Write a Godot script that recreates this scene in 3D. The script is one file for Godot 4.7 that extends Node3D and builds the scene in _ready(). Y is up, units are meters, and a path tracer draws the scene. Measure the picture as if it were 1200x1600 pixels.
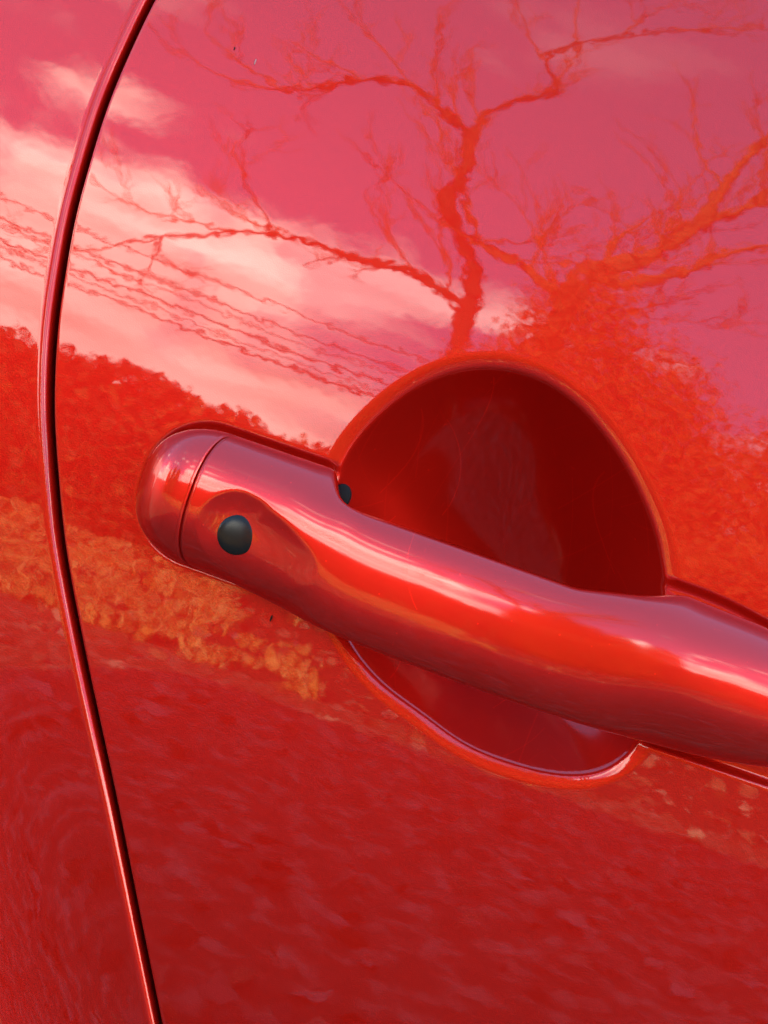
extends Node3D
# A red car's door handle, seen close, with the lane, hedge, trees and sky that its clear coat mirrors.
# Lengths of the door are in millimetres in a frame on the door skin (x along the car, y up, z out); MM turns them to metres.

const MM := 0.001
const DOOR_AT := Vector3(0, 0.9, 0.85)      # the door frame's origin, seen from the car's base
const VIEW := 330.0                         # camera to door skin
const ROLL := 19.0

var rng := RandomNumberGenerator.new()
var peel := FastNoiseLite.new()
var wave := FastNoiseLite.new()
var M := {}
var shut_x: PackedFloat64Array
var cup_r: PackedFloat64Array
var cup_z: PackedFloat64Array
var dish_r: PackedFloat64Array
var grip := {}
var car: Node3D
var none := func(_x, _y): return false


func _ready() -> void:
	rng.seed = 11
	add_camera_and_light()
	materials()
	tables()
	build_car()
	build_lane()
	build_hedge()
	build_trees()
	build_lines()


# ---------------------------------------------------------------- camera, sky, sun
func add_camera_and_light() -> void:
	var cam := Camera3D.new()
	cam.name = "camera"
	cam.fov = 40.0
	cam.near = 0.02
	cam.far = 900.0
	cam.position = Vector3(0, 0.9, VIEW * MM)
	cam.rotation_degrees = Vector3(0, 0, ROLL)
	# the phone's small opening: the door is sharp, what it mirrors lies far behind the focus
	var at := CameraAttributesPhysical.new()
	at.frustum_focal_length = 12.0 / tan(deg_to_rad(20.0))
	at.frustum_focus_distance = 0.318
	at.frustum_near = 0.02
	at.frustum_far = 900.0
	at.exposure_aperture = 22.0
	cam.attributes = at
	add_child(cam)
	var e := Environment.new()
	e.background_mode = Environment.BG_SKY
	e.tonemap_mode = Environment.TONE_MAPPER_LINEAR
	e.tonemap_exposure = 5.5
	e.sdfgi_enabled = true
	e.ssao_enabled = true
	e.ssil_enabled = true
	var sm := PanoramaSkyMaterial.new()
	sm.panorama = sky_picture()
	var sky := Sky.new()
	sky.sky_material = sm
	e.sky = sky
	var we := WorldEnvironment.new()
	we.name = "world_environment"
	we.environment = e
	add_child(we)
	var sun := DirectionalLight3D.new()
	sun.name = "sun"
	sun.light_energy = 1.6
	sun.light_color = Color(1.0, 0.86, 0.66)
	sun.light_angular_distance = 0.5
	sun.shadow_enabled = true
	# low, behind the car, from the left
	sun.look_at_from_position(Vector3(-0.28, 0.37, -0.9), Vector3.ZERO, Vector3.UP)
	add_child(sun)


func sky_picture() -> ImageTexture:
	var w := 1536
	var h := 768
	var n := FastNoiseLite.new()
	n.seed = 26
	n.noise_type = FastNoiseLite.TYPE_SIMPLEX_SMOOTH
	n.frequency = 1.0
	n.fractal_octaves = 5
	n.fractal_gain = 0.55
	var data := PackedFloat32Array()
	data.resize(w * h * 3)
	for r in h:
		var el := PI * (0.5 - (r + 0.5) / h)
		var y := sin(el)
		var ce := cos(el)
		var t := clampf(y, 0.0, 1.0)
		# blue deepening towards the zenith, paler near the horizon
		var k := pow(1.0 - t, 3.2)
		var br := lerpf(0.12, 0.16, k)
		var bg := lerpf(0.24, 0.40, k)
		var bb := lerpf(0.45, 0.74, k)
		var deg := rad_to_deg(el)
		for c in w:
			var a := TAU * ((c + 0.5) / w - 0.25)
			var x := cos(a) * ce
			var z := sin(a) * ce
			var i := (r * w + c) * 3
			if y < -0.02:
				data[i] = 0.2
				data[i + 1] = 0.17
				data[i + 2] = 0.13
				continue
			var f := n.get_noise_3d(x * 2.2, y * 6.0 + 3.0, z * 2.2)
			var top := n.get_noise_2d(x / maxf(ce, 0.01) * 1.6 + 7.0, z / maxf(ce, 0.01) * 1.6 - 2.0)
			# a broken bank of cloud all round the horizon, its top wandering between 4 and 20 degrees
			var edge := 8.0 + 21.0 * top + 14.0 * f
			edge = maxf(edge, 9.0 + 9.0 * f + 4.0 * top)
			var cov := smoothstep(-2.5, 4.5, edge - deg)
			var wisp := smoothstep(0.22, 0.5, f) * 0.5 * smoothstep(40.0, 14.0, deg)
			cov = clampf(maxf(cov, wisp), 0.0, 1.0)
			var s := 0.95 + 0.55 * n.get_noise_3d(x * 4.0 + 4.0, y * 22.0, z * 4.0)
			s *= lerpf(0.72, 1.1, smoothstep(4.0, 16.0, deg))
			data[i] = lerpf(br, 2.35 * s, cov)
			data[i + 1] = lerpf(bg, 2.25 * s, cov)
			data[i + 2] = lerpf(bb, 1.95 * s, cov)
	var im := Image.create_from_data(w, h, false, Image.FORMAT_RGBF, data.to_byte_array())
	return ImageTexture.create_from_image(im)


# ---------------------------------------------------------------- materials
func mat(c: Color, rough := 0.8, metal := 0.0) -> StandardMaterial3D:
	var m := StandardMaterial3D.new()
	m.albedo_color = c.linear_to_srgb()
	m.roughness = rough
	m.metallic = metal
	return m


func noise_tex(freq: float, octaves: int, ramp: Array, size := 512, seed_ := 1) -> NoiseTexture2D:
	var n := FastNoiseLite.new()
	n.seed = seed_
	n.frequency = freq
	n.fractal_octaves = octaves
	n.noise_type = FastNoiseLite.TYPE_SIMPLEX_SMOOTH
	var t := NoiseTexture2D.new()
	t.width = size
	t.height = size
	t.seamless = true
	t.noise = n
	if ramp.size():
		var g := Gradient.new()
		g.offsets = PackedFloat32Array(ramp[0])
		var cols := PackedColorArray()
		for c in ramp[1]:
			cols.append(c.linear_to_srgb())
		g.colors = cols
		t.color_ramp = g
	return t


func wear(m: StandardMaterial3D, specks: int, scratches: int, scale_: float, seed_: int) -> void:
	# dust specks and hairline scratches that show paler than the paint
	var r := RandomNumberGenerator.new()
	r.seed = seed_
	var n := 1024
	var im := Image.create(n, n, false, Image.FORMAT_RGB8)
	var k := 0.55
	var plain := Color(k, k, k).linear_to_srgb()
	im.fill(plain)
	for i in scratches:
		var at := Vector2(r.randf(), r.randf()) * n
		var a := -1.1 + r.randfn() * 0.5
		var turn := r.randfn() * 0.004
		var tone := plain.lerp(Color(1, 1, 1), r.randf_range(0.3, 1.0) * r.randf())
		for j in int(r.randf_range(30, 210)):
			im.set_pixel(posmod(int(at.x), n), posmod(int(at.y), n), tone)
			im.set_pixel(posmod(int(at.x) + 1, n), posmod(int(at.y), n), tone)
			at += Vector2(cos(a), sin(a))
			a += turn
	for i in specks:
		var x := r.randi() % n
		var y := r.randi() % n
		var size := 1 + r.randi() % 3
		var tone := plain.lerp(Color(1, 1, 1), r.randf_range(0.3, 1.0))
		for dx in size:
			for dy in size:
				im.set_pixel((x + dx) % n, (y + dy) % n, tone)
	var c := m.albedo_color.srgb_to_linear()
	m.albedo_color = Color(c.r / k, c.g / k, c.b / k).linear_to_srgb()
	m.albedo_texture = ImageTexture.create_from_image(im)
	m.uv1_scale = Vector3.ONE * scale_


func materials() -> void:
	var p := mat(Color(0.45, 0.007, 0.003), 0.42, 0.6)
	p.metallic_specular = 0.15
	p.clearcoat_enabled = true
	p.clearcoat = 1.0
	p.clearcoat_roughness = 0.015
	# metal flakes in the base coat
	var fl := noise_tex(0.21, 2, [], 512, 3)
	fl.as_normal_map = true
	fl.bump_strength = 3.0
	p.normal_enabled = true
	p.normal_texture = fl
	p.normal_scale = 0.16
	p.uv1_triplanar = true
	p.uv1_scale = Vector3.ONE * 22.0
	M.paint = p
	# the handle is touched every day: its coat is duller
	var hp: StandardMaterial3D = p.duplicate()
	hp.clearcoat_roughness = 0.065
	hp.normal_enabled = false
	hp.roughness = 0.36
	hp.metallic = 0.72
	hp.albedo_color = Color(0.5, 0.008, 0.004).linear_to_srgb()
	wear(hp, 170, 16, 8.0, 31)
	M.handle = hp
	# the cup is scuffed by finger nails
	var cp: StandardMaterial3D = p.duplicate()
	cp.clearcoat_roughness = 0.09
	cp.metallic = 0.7
	wear(cp, 60, 150, 7.0, 32)
	cp.clearcoat = 0.6
	cp.normal_enabled = false
	M.cup = cp
	M.chip_pale = mat(Color(0.45, 0.25, 0.22), 0.7)
	M.rubber = mat(Color(0.008, 0.008, 0.008), 0.6)
	M.rubber.metallic_specular = 0.25
	var plug := mat(Color(0.007, 0.008, 0.0075), 0.25)
	plug.metallic_specular = 0.35
	M.plug = plug
	var glass := mat(Color(0.02, 0.022, 0.024), 0.05)
	M.glass = glass
	M.tyre = mat(Color(0.02, 0.02, 0.02), 0.85)
	M.rim = mat(Color(0.5, 0.5, 0.5), 0.3, 1.0)
	var lane := mat(Color.WHITE, 0.9)
	lane.albedo_texture = noise_tex(0.022, 5, [[0.0, 0.4, 0.52, 0.68, 0.9], [Color(0.11, 0.058, 0.032), Color(0.14, 0.078, 0.044), Color(0.17, 0.105, 0.066), Color(0.28, 0.20, 0.14), Color(0.42, 0.33, 0.26)]], 1024, 8)
	lane.uv1_triplanar = true
	lane.uv1_world_triplanar = true
	lane.uv1_scale = Vector3.ONE * 0.45
	M.lane = lane
	M.earth = mat(Color(0.06, 0.035, 0.02), 0.95)
	for k in 4:
		M["litter%d" % k] = mat([Color(0.14, 0.10, 0.07), Color(0.22, 0.17, 0.12), Color(0.08, 0.05, 0.03), Color(0.34, 0.30, 0.25)][k], 0.7)
	var hl := mat(Color.WHITE, 0.7)
	hl.vertex_color_use_as_albedo = true
	M.leaf = hl
	M.bark = mat(Color(0.10, 0.045, 0.025), 0.9)
	M.bark_warm = mat(Color(0.30, 0.13, 0.05), 0.9)
	M.core = mat(Color(0.12, 0.07, 0.04), 0.95)
	M.pole = mat(Color(0.13, 0.09, 0.06), 0.9)
	M.cable = mat(Color(0.02, 0.02, 0.02), 0.6)


# ---------------------------------------------------------------- nodes
func thing(called: String, label: String, category: String, at := Vector3.ZERO, group := "") -> Node3D:
	var o := Node3D.new()
	o.name = called
	add_child(o, true)
	o.position = at
	tag(o, label, category, group)
	return o


func tag(o: Node3D, label: String, category: String, group := "") -> void:
	o.set_meta("label", label)
	o.set_meta("category", category)
	if group:
		o.set_meta("group", group)


func put(called: String, mesh: Mesh, m: Material, parent: Node3D, at := Vector3.ZERO) -> MeshInstance3D:
	var o := MeshInstance3D.new()
	o.name = called
	o.mesh = mesh
	o.material_override = m
	o.position = at
	parent.add_child(o, true)
	return o


func scatter(called: String, mesh: Mesh, m: Material, parent: Node, places: Array, colours: Array = []) -> MultiMeshInstance3D:
	var mm := MultiMesh.new()
	mm.transform_format = MultiMesh.TRANSFORM_3D
	mm.use_colors = colours.size() > 0
	mm.mesh = mesh
	mm.instance_count = places.size()
	for i in places.size():
		mm.set_instance_transform(i, places[i])
		if colours.size():
			mm.set_instance_color(i, colours[i])
	var o := MultiMeshInstance3D.new()
	o.name = called
	o.multimesh = mm
	o.material_override = m
	o.set_meta("kind", "stuff")
	parent.add_child(o, true)
	return o


# ---------------------------------------------------------------- tables
func table(pts: Array, x0: int, x1: int, blur: int) -> PackedFloat64Array:
	# values at every half millimetre from x0 to x1, straight between PTS, then smoothed three times over BLUR millimetres
	var n := (x1 - x0) * 2 + 1
	var a := PackedFloat64Array()
	a.resize(n)
	var k := 0
	for i in n:
		var x := x0 + i * 0.5
		while k < pts.size() - 2 and x > pts[k + 1][0]:
			k += 1
		var t: float = (x - pts[k][0]) / (pts[k + 1][0] - pts[k][0])
		a[i] = lerpf(pts[k][1], pts[k + 1][1], t if k == 0 or k == pts.size() - 2 else clampf(t, 0.0, 1.0))
	var half := blur
	for pass_ in 3:
		var sums := PackedFloat64Array()
		sums.resize(n + 1)
		for i in n:
			sums[i + 1] = sums[i] + a[i]
		for i in n:
			var q := mini(half, mini(i, n - 1 - i))
			a[i] = (sums[i + q + 1] - sums[i - q]) / (2 * q + 1)
	return a


func look(a: PackedFloat64Array, x0: float, x: float) -> float:
	# cubic reading of a half-millimetre table
	var u := clampf((x - x0) * 2.0, 1.0, a.size() - 3.0)
	var i := int(u)
	return cubic_interpolate(a[i], a[i + 1], a[i - 1], a[i + 2], u - i)


func ring(pts: Array, cx: float, cy: float, blur: int) -> PackedFloat64Array:
	# radius of an outline about (cx, cy) at each of 720 half degrees
	var polar := []
	for p in pts:
		polar.append([fposmod(rad_to_deg(atan2(p[1] - cy, p[0] - cx)), 360.0), Vector2(p[0] - cx, p[1] - cy).length()])
	polar.sort_custom(func(a, b): return a[0] < b[0])
	var n := polar.size()
	var a := PackedFloat64Array()
	a.resize(720)
	var k := 0
	for i in 720:
		var g := i * 0.5
		k = 0
		while k < n and polar[k][0] <= g:
			k += 1
		var q = polar[(k - 1 + n) % n]
		var s = polar[k % n]
		var span: float = fposmod(s[0] - q[0], 360.0)
		a[i] = lerpf(q[1], s[1], fposmod(g - q[0], 360.0) / maxf(span, 0.001))
	for pass_ in 3:
		var b := a.duplicate()
		for i in 720:
			var t := 0.0
			for j in range(-blur, blur + 1):
				t += b[(i + j + 720) % 720]
			a[i] = t / (2 * blur + 1)
	return a


func ring_at(a: PackedFloat64Array, ang: float) -> float:
	var u := fposmod(rad_to_deg(ang) * 2.0, 720.0)
	var i := int(u)
	return cubic_interpolate(a[i % 720], a[(i + 1) % 720], a[(i + 719) % 720], a[(i + 2) % 720], u - i)


func inside_ring(a: PackedFloat64Array, x: float, y: float) -> float:
	# about the depth inside the outline, in millimetres
	var rho := sqrt(x * x + y * y)
	var ang := atan2(y, x)
	var r := ring_at(a, ang)
	var dr := (ring_at(a, ang + 0.02) - ring_at(a, ang - 0.02)) / 0.04
	# true distance near the outline, a shrunken outline towards the middle
	return (r - rho) * lerpf(48.0 / r if r > 30.0 else 1.0, 1.0 / sqrt(1.0 + dr * dr / (r * r)), smoothstep(0.45, 0.95, rho / r))


func quint(t: float) -> float:
	t = clampf(t, 0.0, 1.0)
	return t * t * t * (t * (t * 6.0 - 15.0) + 10.0)


const CUP := Vector2(32, -9)
const DISH := Vector2(-29.3, -13.2)


func tables() -> void:
	peel.seed = 21
	peel.noise_type = FastNoiseLite.TYPE_SIMPLEX_SMOOTH
	peel.frequency = 0.27
	peel.fractal_octaves = 2
	wave.seed = 4
	wave.noise_type = FastNoiseLite.TYPE_SIMPLEX_SMOOTH
	wave.frequency = 0.028
	wave.fractal_octaves = 2
	shut_x = table([[-700, 290], [-560, 214], [-200, 26], [-131, -12.7], [-85, -38.3], [-56, -55.5], [-32, -69.2], [-3, -81.9], [17, -87.8], [43, -92.5], [71, -94.2], [95, -92.6], [120, -89], [150, -82], [300, -40]], -700, 300, 12)
	cup_r = ring([[-16.7, 11.7], [-11.1, 23.2], [-5.1, 33.2], [5.0, 41.3], [16.3, 45.4], [29.0, 45.0], [44.3, 37.5], [57.7, 26.2], [71.2, 6.3], [77, -14], [78.4, -31.8], [74.7, -41.8], [64.0, -47.5], [48.7, -49.1], [23.2, -44.4], [5.1, -37.9], [-3.7, -30.7], [-12, -17], [-16.5, -2]], CUP.x, CUP.y, 15)
	# depth of the cup against the distance inside its rim: a rolled edge, then a bowl
	var n := 141
	cup_z.resize(n)
	var z := 0.0
	for i in n:
		cup_z[i] = z
		for j in 10:
			var t := (i + j * 0.1 + 0.05) * 0.5
			z += 0.05 * (0.12 * quint(t / 0.6) + 0.12 * quint((t - 0.8) / 1.8) + 1.3 * quint((t - 2.6) / 1.8)) * pow(maxf(0.0, 1.0 - t / 52.0), 1.1)
	dish_r = ring([[-38.9, -13.3], [-38.3, -18.5], [-35.4, -7.9], [-27.6, -6.3], [-22.2, -8.7], [-15, -12.4], [-9, -16.2], [-7, -18.0], [-10, -20.6], [-16, -22.9], [-24.5, -24.4], [-32.3, -23.4], [-36, -21]], DISH.x, DISH.y, 16)
	grip = {
		"top": table([[-70, 5.5], [-12.8, 5.5], [-10.2, -1.5], [45, -2], [60, 1.2], [70, 4.4], [90, 3.5], [105, 1], [150, -6]], -70, 150, 2),
		"front_top": table([[-70, 5.5], [-14, 5.5], [-6, -1.5], [45, -2], [60, 1.2], [70, 4.4], [90, 3.5], [105, 1], [150, -6]], -70, 150, 10),
		"bottom": table([[-70, -26], [-33, -26.2], [-14, -28.4], [0, -29.5], [36, -30.2], [75, -29.8], [90, -28.8], [105, -26], [150, -17]], -70, 150, 12),
		"front": table([[-70, 15], [-40, 16.5], [-30, 18], [-10, 22], [20, 27], [45, 28.5], [70, 27], [100, 20], [150, 4]], -70, 150, 16),
		"back": table([[-70, -3], [-14, -3], [-8, 10], [0, 13], [20, 16], [45, 17], [58, 14], [68, 4], [74, -3], [150, -3]], -70, 150, 4),
	}


# ---------------------------------------------------------------- the door skin
func skin(x: float, y: float) -> float:
	# the pressed sheet without any opening: bellied from top to bottom, nearly straight along the car
	return -y * y / 2000.0 - x * x / 10000.0 + 0.0024 * peel.get_noise_2d(x * 0.8, y * 1.15) + 0.009 * wave.get_noise_2d(x, y * 1.3)


func side_height(x: float, y: float) -> float:
	# the panel behind the shut line swells out towards its lower left, where the wheel arch begins
	var k := clampf(-(x * 0.7 + y * 0.7) - 90.0, 0.0, 55.0)
	return skin(x, y) + k * k * k * 0.00006


func cup_inside(x: float, y: float) -> float:
	var dx := x - CUP.x
	var dy := y - CUP.y
	if dx * dx + dy * dy > 4200.0:
		return -9.0
	return inside_ring(cup_r, dx, dy)


func door_height(x: float, y: float) -> float:
	var z := skin(x, y)
	if x < -62.0 or x > 170.0 or y > 55.0 or y < -58.0:
		return z
	# shallow seat pressed under both feet of the handle
	var qx := absf(x - 50.0) - 107.2 + 16.0
	var low := smoothstep(-45.0, 85.0, x)
	var tip := smoothstep(75.0, 120.0, x)
	var qy := absf(y + 9.8 + 2.5 * low + 2.6 * tip) - (17.6 + 2.6 * low - 2.6 * tip) + 16.0
	var d := 16.0 - Vector2(maxf(qx, 0.0), maxf(qy, 0.0)).length() - minf(maxf(qx, qy), 0.0)
	var seat := 1.1 * quint(d / 3.0) if d > 0.0 else 0.0
	var bowl := 0.0
	var t := cup_inside(x, y)
	if t > 0.0:
		var u := minf(t * 2.0, cup_z.size() - 3.0)
		var i := maxi(int(u), 1)
		bowl = cubic_interpolate(cup_z[i], cup_z[i + 1], cup_z[i - 1], cup_z[i + 2], u - i) if u >= 1.0 else cup_z[1] * u * u * u
	# rounded union of the two hollows
	var k := 1.2
	var hh := clampf(0.5 + 0.5 * (bowl - seat) / k, 0.0, 1.0)
	return z - (lerpf(seat, bowl, hh) + k * hh * (1.0 - hh) - k * 0.25 * (1.0 - clampf(absf(bowl - seat) / k, 0.0, 1.0)) * (1.0 - clampf((bowl + seat) * 2.0, 0.0, 1.0)))


func steps(from: float, to: float, step: float, ends: Array) -> PackedFloat64Array:
	var a := PackedFloat64Array()
	var n := int(round((to - from) / step))
	for i in n + 1:
		a.append(from + (to - from) * i / n)
	for e in ends:
		a.append(e)
	a.sort()
	return a


func sheet(xs: PackedFloat64Array, zoff: PackedFloat64Array, ys: PackedFloat64Array, shift: float, side: float, height: Callable, split: Callable, meshes: Array) -> void:
	# a pressed panel on a grid that follows the shut line; cells go to mesh 0 or, where SPLIT says so, to mesh 1
	var nx := xs.size()
	var ny := ys.size()
	var px := PackedFloat64Array()
	var pz := PackedFloat64Array()
	px.resize(nx * ny)
	pz.resize(nx * ny)
	for j in ny:
		var y := ys[j]
		var s := look(shut_x, -700, y) + shift
		var o := j * nx
		for i in nx:
			var x := s + side * xs[i]
			px[o + i] = x
			pz[o + i] = height.call(x, y) + zoff[i]
	var v := PackedVector3Array()
	var nrm := PackedVector3Array()
	v.resize(nx * ny)
	nrm.resize(nx * ny)
	for j in ny:
		var ja := maxi(j - 1, 0)
		var jb := mini(j + 1, ny - 1)
		var dy := ys[jb] - ys[ja]
		for i in nx:
			var o := j * nx + i
			var l := o - (1 if i > 0 else 0)
			var r := o + (1 if i < nx - 1 else 0)
			var ax := px[r] - px[l]
			var az := pz[r] - pz[l]
			var a := jb * nx + i
			var b := ja * nx + i
			var bx := px[a] - px[b]
			var bz := pz[a] - pz[b]
			# (ax,0,az) x (bx,dy,bz)
			var n := Vector3(-az * dy, az * bx - ax * bz, ax * dy) * side
			nrm[o] = n.normalized()
			v[o] = Vector3(px[o], ys[j], pz[o]) * MM
	var faces := [PackedInt32Array(), PackedInt32Array()]
	for j in ny - 1:
		for i in nx - 1:
			var a := j * nx + i
			var which := 0
			if split.call(px[a], ys[j]):
				which = 1
			if side > 0:
				faces[which].append_array([a, a + nx, a + nx + 1, a, a + nx + 1, a + 1])
			else:
				faces[which].append_array([a, a + nx + 1, a + nx, a, a + 1, a + nx + 1])
	for k in 2:
		if faces[k].size():
			meshes.append(compact(v, nrm, faces[k]))


func compact(v: PackedVector3Array, n: PackedVector3Array, f: PackedInt32Array) -> ArrayMesh:
	var to := PackedInt32Array()
	to.resize(v.size())
	to.fill(-1)
	var nv := PackedVector3Array()
	var nn := PackedVector3Array()
	var out := PackedInt32Array()
	out.resize(f.size())
	for i in f.size():
		var o := f[i]
		if to[o] < 0:
			to[o] = nv.size()
			nv.append(v[o])
			nn.append(n[o])
		out[i] = to[o]
	return arrays(nv, nn, out)


func arrays(v: PackedVector3Array, n: PackedVector3Array, f: PackedInt32Array) -> ArrayMesh:
	var a := []
	a.resize(Mesh.ARRAY_MAX)
	a[Mesh.ARRAY_VERTEX] = v
	a[Mesh.ARRAY_NORMAL] = n
	a[Mesh.ARRAY_INDEX] = f
	var m := ArrayMesh.new()
	m.add_surface_from_arrays(Mesh.PRIMITIVE_TRIANGLES, a)
	return m


func loft(shape: Callable, nu: int, nv: int, wrap := true) -> ArrayMesh:
	# SHAPE(i, j) in millimetres on a grid; j closes into a ring
	var p := PackedVector3Array()
	p.resize(nu * nv)
	for i in nu:
		for j in nv:
			p[i * nv + j] = shape.call(i, j)
	var n := PackedVector3Array()
	n.resize(nu * nv)
	for i in nu:
		for j in nv:
			var du := p[mini(i + 1, nu - 1) * nv + j] - p[maxi(i - 1, 0) * nv + j]
			var dv := p[i * nv + ((j + 1) % nv if wrap else mini(j + 1, nv - 1))] - p[i * nv + ((j + nv - 1) % nv if wrap else maxi(j - 1, 0))]
			n[i * nv + j] = dv.cross(du).normalized()
	for i in p.size():
		p[i] *= MM
	var f := PackedInt32Array()
	for i in nu - 1:
		for j in (nv if wrap else nv - 1):
			var a := i * nv + j
			var b := i * nv + (j + 1) % nv
			f.append_array([a, b + nv, b, a, a + nv, b + nv])
	return arrays(p, n, f)


# ---------------------------------------------------------------- the handle
func section(x: float, ang: float, grow: float) -> Vector3:
	# a point of the grip's rounded section at X; ANG 0 is up, a quarter turn is out; GROW 0..1 draws it in at an end
	var yt := look(grip.top, -70, x)
	var yb := look(grip.bottom, -70, x)
	var zf := look(grip.front, -70, x)
	var zb := look(grip.back, -70, x)
	var c := cos(ang)
	var s := sin(ang)
	yt = lerpf(yt, look(grip.front_top, -70, x), smoothstep(0.1, 0.75, s))
	var e := 2.35
	var r := pow(pow(absf(c), e) + pow(absf(s), e), -1.0 / e)
	var y := (yt + yb) * 0.5 + (yt - yb) * 0.5 * r * c * grow
	var z := (zf + zb) * 0.5 + (zf - zb) * 0.5 * r * s * grow
	if s > 0.0 and x < 0.0:
		var q := Vector2(x - DISH.x, y - DISH.y)
		if q.length_squared() < 900.0:
			# a scoop with a crisp edge
			var rr := ring_at(dish_r, q.angle())
			var d := 1.5 * (1.0 - q.length_squared() / (rr * rr))
			z -= (d + sqrt(d * d + 0.012)) * 0.5 * smoothstep(0.0, 0.25, s)
	return Vector3(x, y, z)


func lean(x: float, z: float) -> float:
	# the joint between cap and grip runs askew: further left at the front
	return (17.0 - z) * 0.5 * clampf((x + 12.0) / -30.0, 0.0, 1.0)


func grip_point(i: int, j: int) -> Vector3:
	var ang := TAU * j / 200.0
	var x := 0.0
	var grow := 1.0
	if i < 3:            # the flange into the joint
		x = -42.1 + 3.0 - i
		grow = 0.962
		x = -42.1 + 2.4 * (2 - i) / 2.0
	elif i < 9:          # its rounded lip
		var a := (i - 2) / 6.0 * PI / 2.0
		x = -42.1 - 0.0 + 0.7 * (1.0 - cos(a)) * 1.0
		grow = 0.962 + 0.038 * sin(a)
	else:
		x = -41.4 + (i - 8) * 0.5
	if x > 105.0:
		grow = sqrt(maxf(0.0, 1.0 - pow((x - 105.0) / 35.0, 2.4)))
	var p := section(x, ang, grow)
	p.x += lean(x, p.z)
	return p


func cap_point(i: int, j: int) -> Vector3:
	var ang := TAU * j / 200.0
	var x := 0.0
	var grow := 1.0
	var deep := 1.0
	var n := 44
	if i < n:
		var a := (i + 0.02) / n * PI / 2.0
		x = -44.0 - 12.4 * cos(a)
		grow = pow(1.0 - pow(cos(a), 2.15), 1.0 / 2.15)
		deep = pow(1.0 - pow(cos(a), 2.5), 1.0 / 2.5)
	elif i < n + 7:
		var a := (i - n) / 6.0 * PI / 2.0
		x = -43.5 + 0.7 * sin(a)
		grow = 1.0 - 0.038 * (1.0 - cos(a))
	else:
		x = -42.8 + (i - n - 6) * 0.25
		grow = 0.958
	var p := section(x, ang, 1.0)
	var yc := (look(grip.top, -70, x) + look(grip.bottom, -70, x)) * 0.5
	p.y = yc + (p.y - yc) * grow
	p.z = -3.0 + (p.z + 3.0) * (deep if i < n else grow)
	p.x += lean(x, p.z) * smoothstep(-57.0, -44.0, x)
	return p


func build_car() -> void:
	car = thing("red_car", "glossy red car seen close at its pull handle and shut line", "car", Vector3(0, 0, -0.85))
	var at := DOOR_AT
	# door skin and cup
	var door_x := PackedFloat64Array()
	var door_z := PackedFloat64Array()
	var side_x := PackedFloat64Array()
	var side_z := PackedFloat64Array()
	for q in [-14.0, -8.0, -4.0]:
		door_x.append(0.0)
		door_z.append(q)
		side_x.append(0.0)
		side_z.append(q)
	for k in 11:
		var a := k / 10.0 * PI / 2.0
		door_x.append(0.6 * (1.0 - cos(a)))
		door_z.append(-0.6 * (1.0 - sin(a)))
		side_x.append(3.0 * (1.0 - cos(a)))
		side_z.append(-3.0 * (1.0 - sin(a)))
	for q in steps(1.0, 224.0, 0.5, [230, 240, 255, 280, 320, 380, 460, 560, 680, 800, 960]):
		door_x.append(q)
		door_z.append(0.0)
	for q in steps(3.5, 62.0, 0.5, [66, 74, 90, 120, 170, 250, 350, 480, 620, 800]):
		side_x.append(q)
		side_z.append(0.0)
	var ys := steps(-150.0, 150.0, 0.5, [-560, -480, -400, -330, -270, -225, -195, -175, -162, -155, 154, 160, 170, 185, 205])
	var got := []
	sheet(door_x, door_z, ys, 0.6, 1.0, door_height, func(x, y): return cup_inside(x, y) > 4.0, got)
	var door := put("door", got[0], M.paint, car, at)
	put("handle_cup", got[1], M.cup, door)
	var more := []
	sheet(side_x, side_z, ys, -0.7, -1.0, side_height, none, more)
	put("body_panel", more[0], M.paint, car, at)
	# stone chips and flecks of dirt on the door
	for q in [[-63.8, 91.2, 0.55, 0], [-69.6, 92.7, 0.35, 1], [-17.0, -32.2, 0.6, 1]]:
		var c := SphereMesh.new()
		c.radius = q[2] * MM
		c.height = 0.5 * q[2] * MM
		c.radial_segments = 9
		c.rings = 5
		var chip := put("paint_chip", c, M.chip_pale if q[3] == 0 else M.rubber, door, Vector3(q[0], q[1], door_height(q[0], q[1])) * MM)
		chip.rotation_degrees = Vector3(90, 0, q[0] * 7.0)
		chip.scale = Vector3(1.0, 1.0, 1.5)
	# dark seal at the bottom of the gap
	var seal := []
	var flat := PackedFloat64Array([-9, -4, 0, 4, 9])
	sheet(flat, PackedFloat64Array([-15, -13, -12, -13, -15]), steps(-560, 205, 9.0, []), 0.0, 1.0, func(_x, y): return -y * y / 2000.0, none, seal)
	put("door_seal", seal[0], M.rubber, car, at)
	# handle
	var handle := Node3D.new()
	handle.name = "door_handle"
	car.add_child(handle)
	handle.position = at
	put("grip", loft(grip_point, 370, 200), M.handle, handle)
	put("end_cap", loft(cap_point, 55, 200), M.handle, handle)
	# lock cover: a small dark dome in the dish
	var dome := func(i: int, j: int) -> Vector3:
		var a := (i + 0.002) / 24.002 * PI * 0.5
		var b := -TAU * j / 64.0
		var r := 4.4 * pow(sin(a), 0.9)
		return Vector3(-29.3 + r * cos(b), -15.5 + r * sin(b) * 1.02, 16.75 + 0.9 * cos(a))
	put("lock_cover", loft(dome, 25, 64), M.plug, handle)
	var stud := func(i: int, j: int) -> Vector3:
		var b := -TAU * j / 32.0
		var r: float = [0.01, 2.6, 3.0, 3.0][i]
		return Vector3(-10.5 + r * cos(b) * 0.7, 0.2 + r * sin(b), [6.6, 6.5, 6.0, -4.0][i])
	put("handle_pivot", loft(stud, 4, 32), M.rubber, handle)
	build_rest_of_car()


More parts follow.
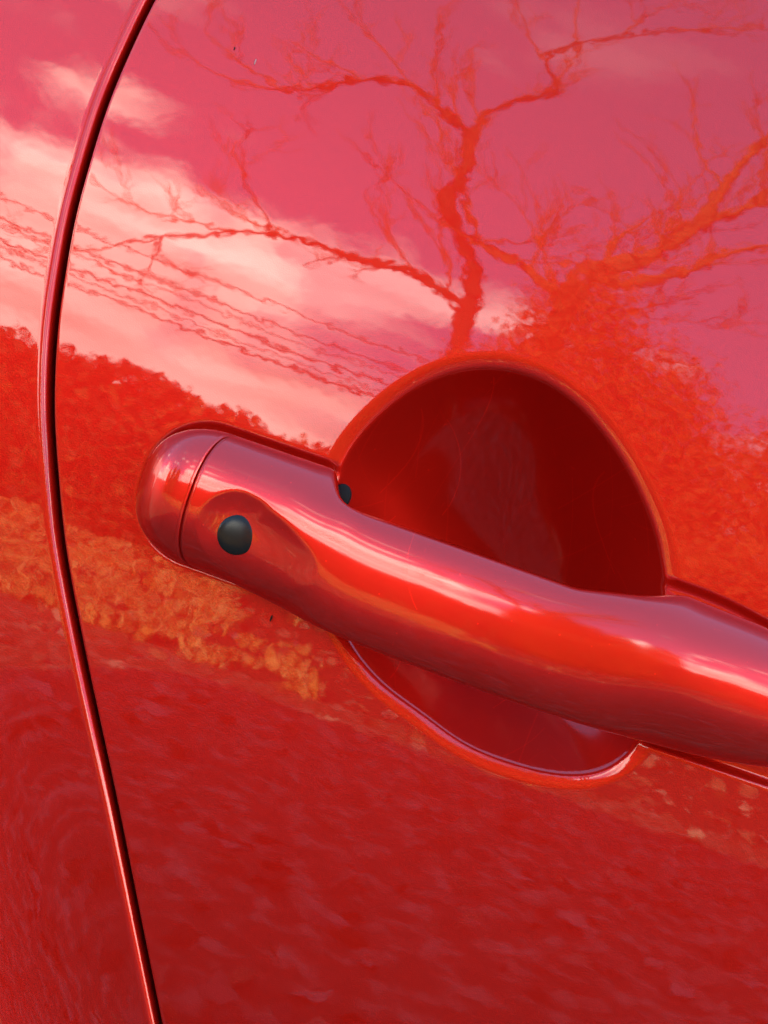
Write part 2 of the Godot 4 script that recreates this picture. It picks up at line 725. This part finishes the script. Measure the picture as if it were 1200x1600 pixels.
func prism(pts: Array, x0: float, x1: float) -> ArrayMesh:
	# a side outline (z, y) drawn along the car
	var st := SurfaceTool.new()
	st.begin(Mesh.PRIMITIVE_TRIANGLES)
	st.set_smooth_group(-1)
	var poly := PackedVector2Array()
	for p in pts:
		poly.append(Vector2(p[0], p[1]))
	var tri := Geometry2D.triangulate_polygon(poly)
	for x in [x0, x1]:
		for k in range(0, tri.size(), 3):
			for q in ([0, 1, 2] if x == x0 else [0, 2, 1]):
				var p := poly[tri[k + q]]
				st.add_vertex(Vector3(x, p.y, p.x))
	for i in poly.size():
		var a := poly[i]
		var b := poly[(i + 1) % poly.size()]
		for p in [Vector3(x0, a.y, a.x), Vector3(x1, a.y, a.x), Vector3(x1, b.y, b.x), Vector3(x0, a.y, a.x), Vector3(x1, b.y, b.x), Vector3(x0, b.y, b.x)]:
			st.add_vertex(p)
	st.generate_normals()
	return st.commit()


func build_rest_of_car() -> void:
	# outside the frame: what throws the car's shadow on the lane
	put("body", prism([[0.70, 0.26], [0.775, 0.6], [0.78, 1.09], [-0.78, 1.09], [-0.775, 0.6], [-0.70, 0.26]], -1.9, 2.1), M.paint, car)
	put("window", prism([[0.785, 1.10], [0.60, 1.44], [-0.60, 1.44], [-0.785, 1.10]], -1.5, 1.15), M.glass, car)
	put("roof", prism([[0.62, 1.445], [0.50, 1.50], [-0.50, 1.50], [-0.62, 1.445]], -1.35, 0.9), M.paint, car)
	for x in [-1.25, 1.4]:
		for z in [0.66, -0.66]:
			var c := CylinderMesh.new()
			c.top_radius = 0.31
			c.bottom_radius = 0.31
			c.height = 0.2
			var w := put("wheel", c, M.tyre, car, Vector3(x, 0.31, z))
			w.rotation_degrees.x = 90
			var r := CylinderMesh.new()
			r.top_radius = 0.2
			r.bottom_radius = 0.2
			r.height = 0.21
			put("rim", r, M.rim, w)


# ---------------------------------------------------------------- what the coat mirrors
func leaf_mesh(l: float, w: float) -> ArrayMesh:
	var st := SurfaceTool.new()
	st.begin(Mesh.PRIMITIVE_TRIANGLES)
	var a := Vector3(0, 0, 0)
	var b := Vector3(w * 0.5, l * 0.5, l * 0.12)
	var c := Vector3(0, l, 0)
	var d := Vector3(-w * 0.5, l * 0.5, l * 0.12)
	var m := Vector3(0, l * 0.5, 0)
	for t in [[a, m, b], [b, m, c], [a, d, m], [d, c, m]]:
		for p in t:
			st.add_vertex(p)
	st.generate_normals()
	return st.commit()


func turned(at: Vector3, tilt: float, size: float) -> Transform3D:
	var b := Basis(Vector3.UP, rng.randf() * TAU) * Basis(Vector3.RIGHT, tilt) * Basis(Vector3.UP, rng.randf() * TAU)
	return Transform3D(b.scaled(Vector3.ONE * size), at)


func build_lane() -> void:
	var pm := PlaneMesh.new()
	pm.size = Vector2(600, 600)
	var g := put("ground", pm, M.lane, self)
	g.set_meta("kind", "structure")
	tag(g, "dark gravelly lane strewn with leaves beside the car", "ground")
	var vm := PlaneMesh.new()
	vm.size = Vector2(60, 14)
	var verge := put("verge_ground", vm, M.earth, self, Vector3(0, 0.004, 10.6))
	verge.set_meta("kind", "structure")
	tag(verge, "strip of bare brown earth under the verge grass and hedge", "ground")
	var lm := leaf_mesh(0.07, 0.045)
	for k in 4:
		var places := []
		for i in 900:
			var z := 0.6 + pow(rng.randf(), 1.3) * 5.0
			places.append(turned(Vector3(rng.randf_range(-4, 5), 0.012, z), PI / 2 + rng.randf_range(-0.35, 0.35), rng.randf_range(0.6, 1.4)))
		var o := scatter("fallen_leaves", lm, M["litter%d" % k], self, places)
		tag(o, ["tan leaves scattered over the shaded lane", "straw coloured leaves scattered over the lane", "dark brown leaves scattered over the lane", "pale dry leaves scattered over the lane"][k], "leaves", "fallen leaves on the lane")
	var blade := leaf_mesh(0.06, 0.011)
	var grass := []
	var tuft := FastNoiseLite.new()
	tuft.seed = 12
	tuft.frequency = 1.5
	for i in 260000:
		var x := rng.randf_range(-7.0, 1.0)
		var z := rng.randf_range(3.5, 6.2)
		# the grass grows in tussocks and gives way to bare earth under the trees
		if tuft.get_noise_2d(x * 2.0, z * 1.4) + rng.randf_range(-0.25, 0.25) < -0.04 + 0.16 * (z - 4.2) + 0.8 * smoothstep(-1.0, 0.4, x):
			continue
		grass.append(turned(Vector3(x, 0.0, z), rng.randf_range(-0.6, 0.6), rng.randf_range(0.5, 1.2) * (1.0 + 2.0 * maxf(0.0, tuft.get_noise_2d(x * 1.1 + 40.0, z * 1.1)))))
	var tones := []
	for i in grass.size():
		tones.append([Color(0.72, 0.50, 0.18), Color(0.75, 0.59, 0.28), Color(0.6, 0.36, 0.1), Color(0.36, 0.2, 0.06)][rng.randi() % 4])
	var gr := scatter("dry_grass", blade, M.leaf, self, grass, tones)
	tag(gr, "dry yellow grass on the sunlit verge across the lane", "grass")


func build_hedge() -> void:
	var h := thing("hedge", "long brown and rust hedge across the lane from the car", "hedge", Vector3(0, 0, 6.6))
	var core := BoxMesh.new()
	core.size = Vector3(24, 1.16, 0.7)
	put("stems", core, M.core, h, Vector3(0, 0.58, 0.2))
	var n := FastNoiseLite.new()
	n.seed = 9
	n.frequency = 0.5
	var places := []
	var cols := []
	var tints := [Color(0.09, 0.04, 0.015), Color(0.14, 0.06, 0.015), Color(0.07, 0.05, 0.015), Color(0.22, 0.12, 0.03), Color(0.04, 0.025, 0.01)]
	for i in 70000:
		var x := rng.randf_range(-12, 12)
		var top := 1.25 + 0.18 * n.get_noise_1d(x) + 0.1 * n.get_noise_1d(x * 5.0)
		var y := rng.randf() * top
		var z := rng.randf_range(-0.65, -0.1) + 0.1 * n.get_noise_2d(x * 3.0, y * 3.0)
		if rng.randf() < 0.25:
			y = top - rng.randf() * 0.15
			z = rng.randf_range(-0.5, 0.6)
		places.append(turned(Vector3(x, y, z), rng.randf() * PI, rng.randf_range(0.7, 1.5)))
		var q := clampf(2.5 + 4.0 * n.get_noise_2d(x * 2.0 + 30.0, y * 4.0) + rng.randf_range(-1, 1), 0, 4.99)
		cols.append(tints[int(q)] * rng.randf_range(0.7, 1.2))
	scatter("foliage", leaf_mesh(0.055, 0.04), M.leaf, h, places, cols)


func limb(st: SurfaceTool, pts: PackedVector3Array, radii: PackedFloat32Array, sides := 7) -> void:
	for i in pts.size() - 1:
		var dir := (pts[i + 1] - pts[i]).normalized()
		var u := dir.cross(Vector3(0.3, 0.1, 0.95)).normalized()
		var w := dir.cross(u)
		for k in sides:
			var a := TAU * k / sides
			var b := TAU * (k + 1) / sides
			var na := u * cos(a) + w * sin(a)
			var nb := u * cos(b) + w * sin(b)
			var q := [pts[i] + na * radii[i], pts[i] + nb * radii[i], pts[i + 1] + nb * radii[i + 1], pts[i + 1] + na * radii[i + 1]]
			for v in [0, 1, 2, 0, 2, 3]:
				st.add_vertex(q[v])


func grow(st: SurfaceTool, at: Vector3, dir: Vector3, length: float, radius: float, level: int) -> void:
	# a twig that wanders, tapers and forks
	var pts := PackedVector3Array([at])
	var rad := PackedFloat32Array([radius])
	var p := at
	var d := dir
	var n := 6
	for i in n:
		d = (d + Vector3(rng.randf_range(-1, 1), rng.randf_range(-0.5, 0.9), rng.randf_range(-1, 1)) * 0.22).normalized()
		p += d * length / n
		pts.append(p)
		rad.append(lerpf(radius, radius * 0.4, (i + 1.0) / n))
		if level < 4 and i > 0 and rng.randf() < 0.7:
			var side := (d + Vector3(rng.randf_range(-1, 1), rng.randf_range(-0.2, 0.8), rng.randf_range(-1, 1))).normalized()
			grow(st, p, side, length * rng.randf_range(0.45, 0.7), maxf(rad[i + 1] * 0.62, 0.007), level + 1)
	limb(st, pts, rad, 5)


func build_trees() -> void:
	# place, radius, label, limbs: each a list of points from the base, with the share of the trunk's radius at its ends
	var kinds := [
		[Vector3(0.25, 0, 10.0), 0.10, "slim bare tree with a forked trunk behind the hedge", M.bark, [
			[1.0, 0.62, [Vector3(0, 0, 0), Vector3(-0.02, 1.5, 0), Vector3(-0.1, 2.9, 0.1), Vector3(-0.16, 3.9, 0), Vector3(-0.36, 4.4, 0.1), Vector3(-0.6, 4.85, 0), Vector3(-0.56, 5.3, 0), Vector3(-0.6, 5.8, 0)]],
			[0.6, 0.2, [Vector3(-0.6, 5.8, 0), Vector3(-0.95, 6.05, 0), Vector3(-1.3, 6.3, 0.1), Vector3(-1.75, 6.1, 0.1), Vector3(-2.1, 5.8, 0.2), Vector3(-2.5, 5.6, 0.2)]],
			[0.45, 0.14, [Vector3(-0.6, 5.8, 0), Vector3(-0.45, 6.35, 0), Vector3(0.0, 6.95, 0.1), Vector3(-0.18, 7.4, 0.1), Vector3(0.45, 8.2, 0.2), Vector3(0.9, 8.6, 0.2)]],
			[0.62, 0.16, [Vector3(-0.14, 3.6, 0), Vector3(-0.68, 3.8, 0), Vector3(-1.12, 3.77, 0.1), Vector3(-1.75, 3.75, 0.1), Vector3(-2.2, 3.62, 0.1), Vector3(-3.1, 3.0, 0.1)]],
			[0.35, 0.08, [Vector3(-0.4, 4.5, 0), Vector3(0.0, 4.42, 0), Vector3(0.6, 4.2, 0.1), Vector3(1.3, 4.3, 0.1)]]]],
		[Vector3(0.85, 0, 9.0), 0.12, "leaning nearly bare tree right of the forked bare tree", M.bark_warm, [
			[1.0, 0.8, [Vector3(0, 0, 0), Vector3(0.02, 1.5, 0), Vector3(-0.08, 2.8, 0.1), Vector3(-0.05, 3.7, 0), Vector3(0.06, 4.2, 0)]],
			[0.8, 0.36, [Vector3(0.06, 4.2, 0), Vector3(0.33, 4.5, 0), Vector3(0.55, 4.8, 0.1), Vector3(0.75, 5.2, 0.1), Vector3(0.9, 5.8, 0.1), Vector3(1.1, 6.5, 0.1)]],
			[0.5, 0.2, [Vector3(0.1, 4.15, 0), Vector3(0.4, 4.25, 0), Vector3(0.85, 4.7, 0.1), Vector3(1.25, 5.2, 0.1), Vector3(1.9, 5.6, 0.2)]],
			[0.45, 0.15, [Vector3(0.75, 5.2, 0.1), Vector3(1.2, 5.75, 0), Vector3(1.5, 6.3, 0.1), Vector3(2.1, 6.7, 0.1)]],
			[0.4, 0.12, [Vector3(-0.05, 3.7, 0), Vector3(-0.4, 4.0, 0), Vector3(-0.75, 4.1, 0.1), Vector3(-1.0, 4.5, 0.1)]]]],
	]
	for kd in kinds:
		var t := thing("autumn_tree", kd[2], "tree", kd[0], "trees behind the hedge")
		var st := SurfaceTool.new()
		st.begin(Mesh.PRIMITIVE_TRIANGLES)
		var tw := SurfaceTool.new()
		tw.begin(Mesh.PRIMITIVE_TRIANGLES)
		for l in kd[4]:
			var pts := PackedVector3Array()
			var rad := PackedFloat32Array()
			var n: int = l[2].size()
			for i in n - 1:
				var p0: Vector3 = l[2][maxi(i - 1, 0)]
				var p1: Vector3 = l[2][i]
				var p2: Vector3 = l[2][i + 1]
				var p3: Vector3 = l[2][mini(i + 2, n - 1)]
				for k in 5:
					pts.append(p1.cubic_interpolate(p2, p0, p3, k / 5.0) + Vector3(rng.randf_range(-1, 1), 0, rng.randf_range(-1, 1)) * 0.02)
			pts.append(l[2][n - 1])
			for i in pts.size():
				rad.append(kd[1] * lerpf(l[0], l[1], float(i) / (pts.size() - 1)) * rng.randf_range(0.96, 1.05))
			limb(st, pts, rad, 9)
			if l[0] < 1.0:
				for i in range(2, pts.size(), 3):
					var d := (pts[i] - pts[i - 1]).normalized()
					grow(tw, pts[i], (d + Vector3(rng.randf_range(-0.9, 0.9), rng.randf_range(-0.3, 1.0), rng.randf_range(-0.5, 0.5))).normalized(), rng.randf_range(0.6, 1.3), maxf(rad[i] * 0.4, 0.02), 2)
				grow(tw, pts[-1], (pts[-1] - pts[-2]).normalized(), 0.9, rad[-1], 2)
		st.generate_normals()
		tw.generate_normals()
		put("trunk", st.commit(), kd[3], t)
		put("twigs", tw.commit(), M.bark_warm, t)
	# rust bushes under and right of the trees: x, z, half width, height
	var spots := [[0.3, 8.6, 0.5, 2.75], [0.9, 8.2, 0.6, 4.0], [1.6, 8.4, 0.6, 3.45], [2.4, 8.0, 0.7, 2.9], [4.0, 8.2, 1.1, 3.1], [0.9, 6.2, 0.9, 1.5], [2.3, 6.4, 1.0, 1.6], [-4.6, 5.9, 0.9, 2.5], [-6.6, 5.6, 1.2, 2.9], [-9.2, 5.2, 1.4, 2.7]]
	var names := ["narrow rust bush under the forked bare tree", "tallest rust bush, at the foot of the leaning tree", "rust bush just right of the leaning tree", "middling rust bush between two taller ones", "broadest rust bush, at the right end of the hedge", "low rust bush in front of the forked bare tree", "low rust bush in front of the leaning tree", "tan bush nearest the grass, standing before the hedge", "tallest tan bush before the hedge, between two others", "widest tan bush, at the left end of the hedge"]
	for i in spots.size():
		var s = spots[i]
		var b := thing("beech_bush", names[i], "bush", Vector3(s[0], 0, s[1]), "bushes by the trees")
		var places := []
		var cols := []
		for k in 36000:
			var v := Vector3(rng.randfn(), rng.randfn(), rng.randfn()).normalized() * pow(rng.randf(), 0.3) * (1.0 + 0.22 * rng.randfn() * 0.5)
			places.append(turned(Vector3(v.x * s[2], s[3] * 0.5 + v.y * s[3] * 0.5, v.z * 0.6), rng.randf() * PI, rng.randf_range(0.7, 1.4)))
			cols.append((Color(0.42, 0.09, 0.014).lerp(Color(0.5, 0.17, 0.025), rng.randf()) if s[0] > 0.0 else Color(0.36, 0.17, 0.05).lerp(Color(0.5, 0.29, 0.09), rng.randf())) * rng.randf_range(0.6, 1.1))
		scatter("foliage", leaf_mesh(0.035, 0.026), M.leaf, b, places, cols)
		var st := SurfaceTool.new()
		st.begin(Mesh.PRIMITIVE_TRIANGLES)
		for k in 5:
			limb(st, PackedVector3Array([Vector3(0.05 * k - 0.1, 0, 0), Vector3((0.2 * k - 0.4) * s[2], s[3] * 0.7, 0)]), PackedFloat32Array([0.04, 0.015]))
		st.generate_normals()
		put("stems", st.commit(), M.bark, b)


func build_lines() -> void:
	# overhead cables between two poles, across the lane
	var poles := [Vector3(-13.0, 0, 15.0), Vector3(11.0, 0, 19.0)]
	for i in 2:
		var t := thing("utility_pole", ["wooden utility pole at the left end of the cables", "wooden utility pole at the right end of the cables"][i], "utility pole", poles[i], "utility poles")
		var c := CylinderMesh.new()
		c.top_radius = 0.09
		c.bottom_radius = 0.13
		c.height = 5.4
		put("post", c, M.pole, t, Vector3(0, 2.7, 0))
		var b := BoxMesh.new()
		b.size = Vector3(0.1, 0.1, 1.6)
		put("cross_arm", b, M.pole, t, Vector3(0, 5.2, 0))
	var hs := [3.5, 3.75, 3.95, 4.2, 4.5, 4.75, 5.15]
	for k in 7:
		var st := SurfaceTool.new()
		st.begin(Mesh.PRIMITIVE_TRIANGLES)
		var pts := PackedVector3Array()
		var rad := PackedFloat32Array()
		for i in 41:
			var u := i / 40.0
			var p: Vector3 = poles[0].lerp(poles[1], u) + Vector3(0, hs[k], (k - 3) * 0.22)
			p.y -= [0.5, 0.75, 0.6, 1.0, 0.7, 1.1, 0.9][k] * 4.0 * u * (1.0 - u)
			pts.append(p)
			rad.append([0.02, 0.014, 0.026, 0.016, 0.022, 0.014, 0.02][k])
		limb(st, pts, rad, 6)
		st.generate_normals()
		var o := put("overhead_cable", st.commit(), M.cable, self)
		tag(o, ["lowest", "second lowest", "third lowest", "middle", "third highest", "second highest", "highest"][k] + " of the seven dark overhead cables between the two poles", "cable", "overhead cables")
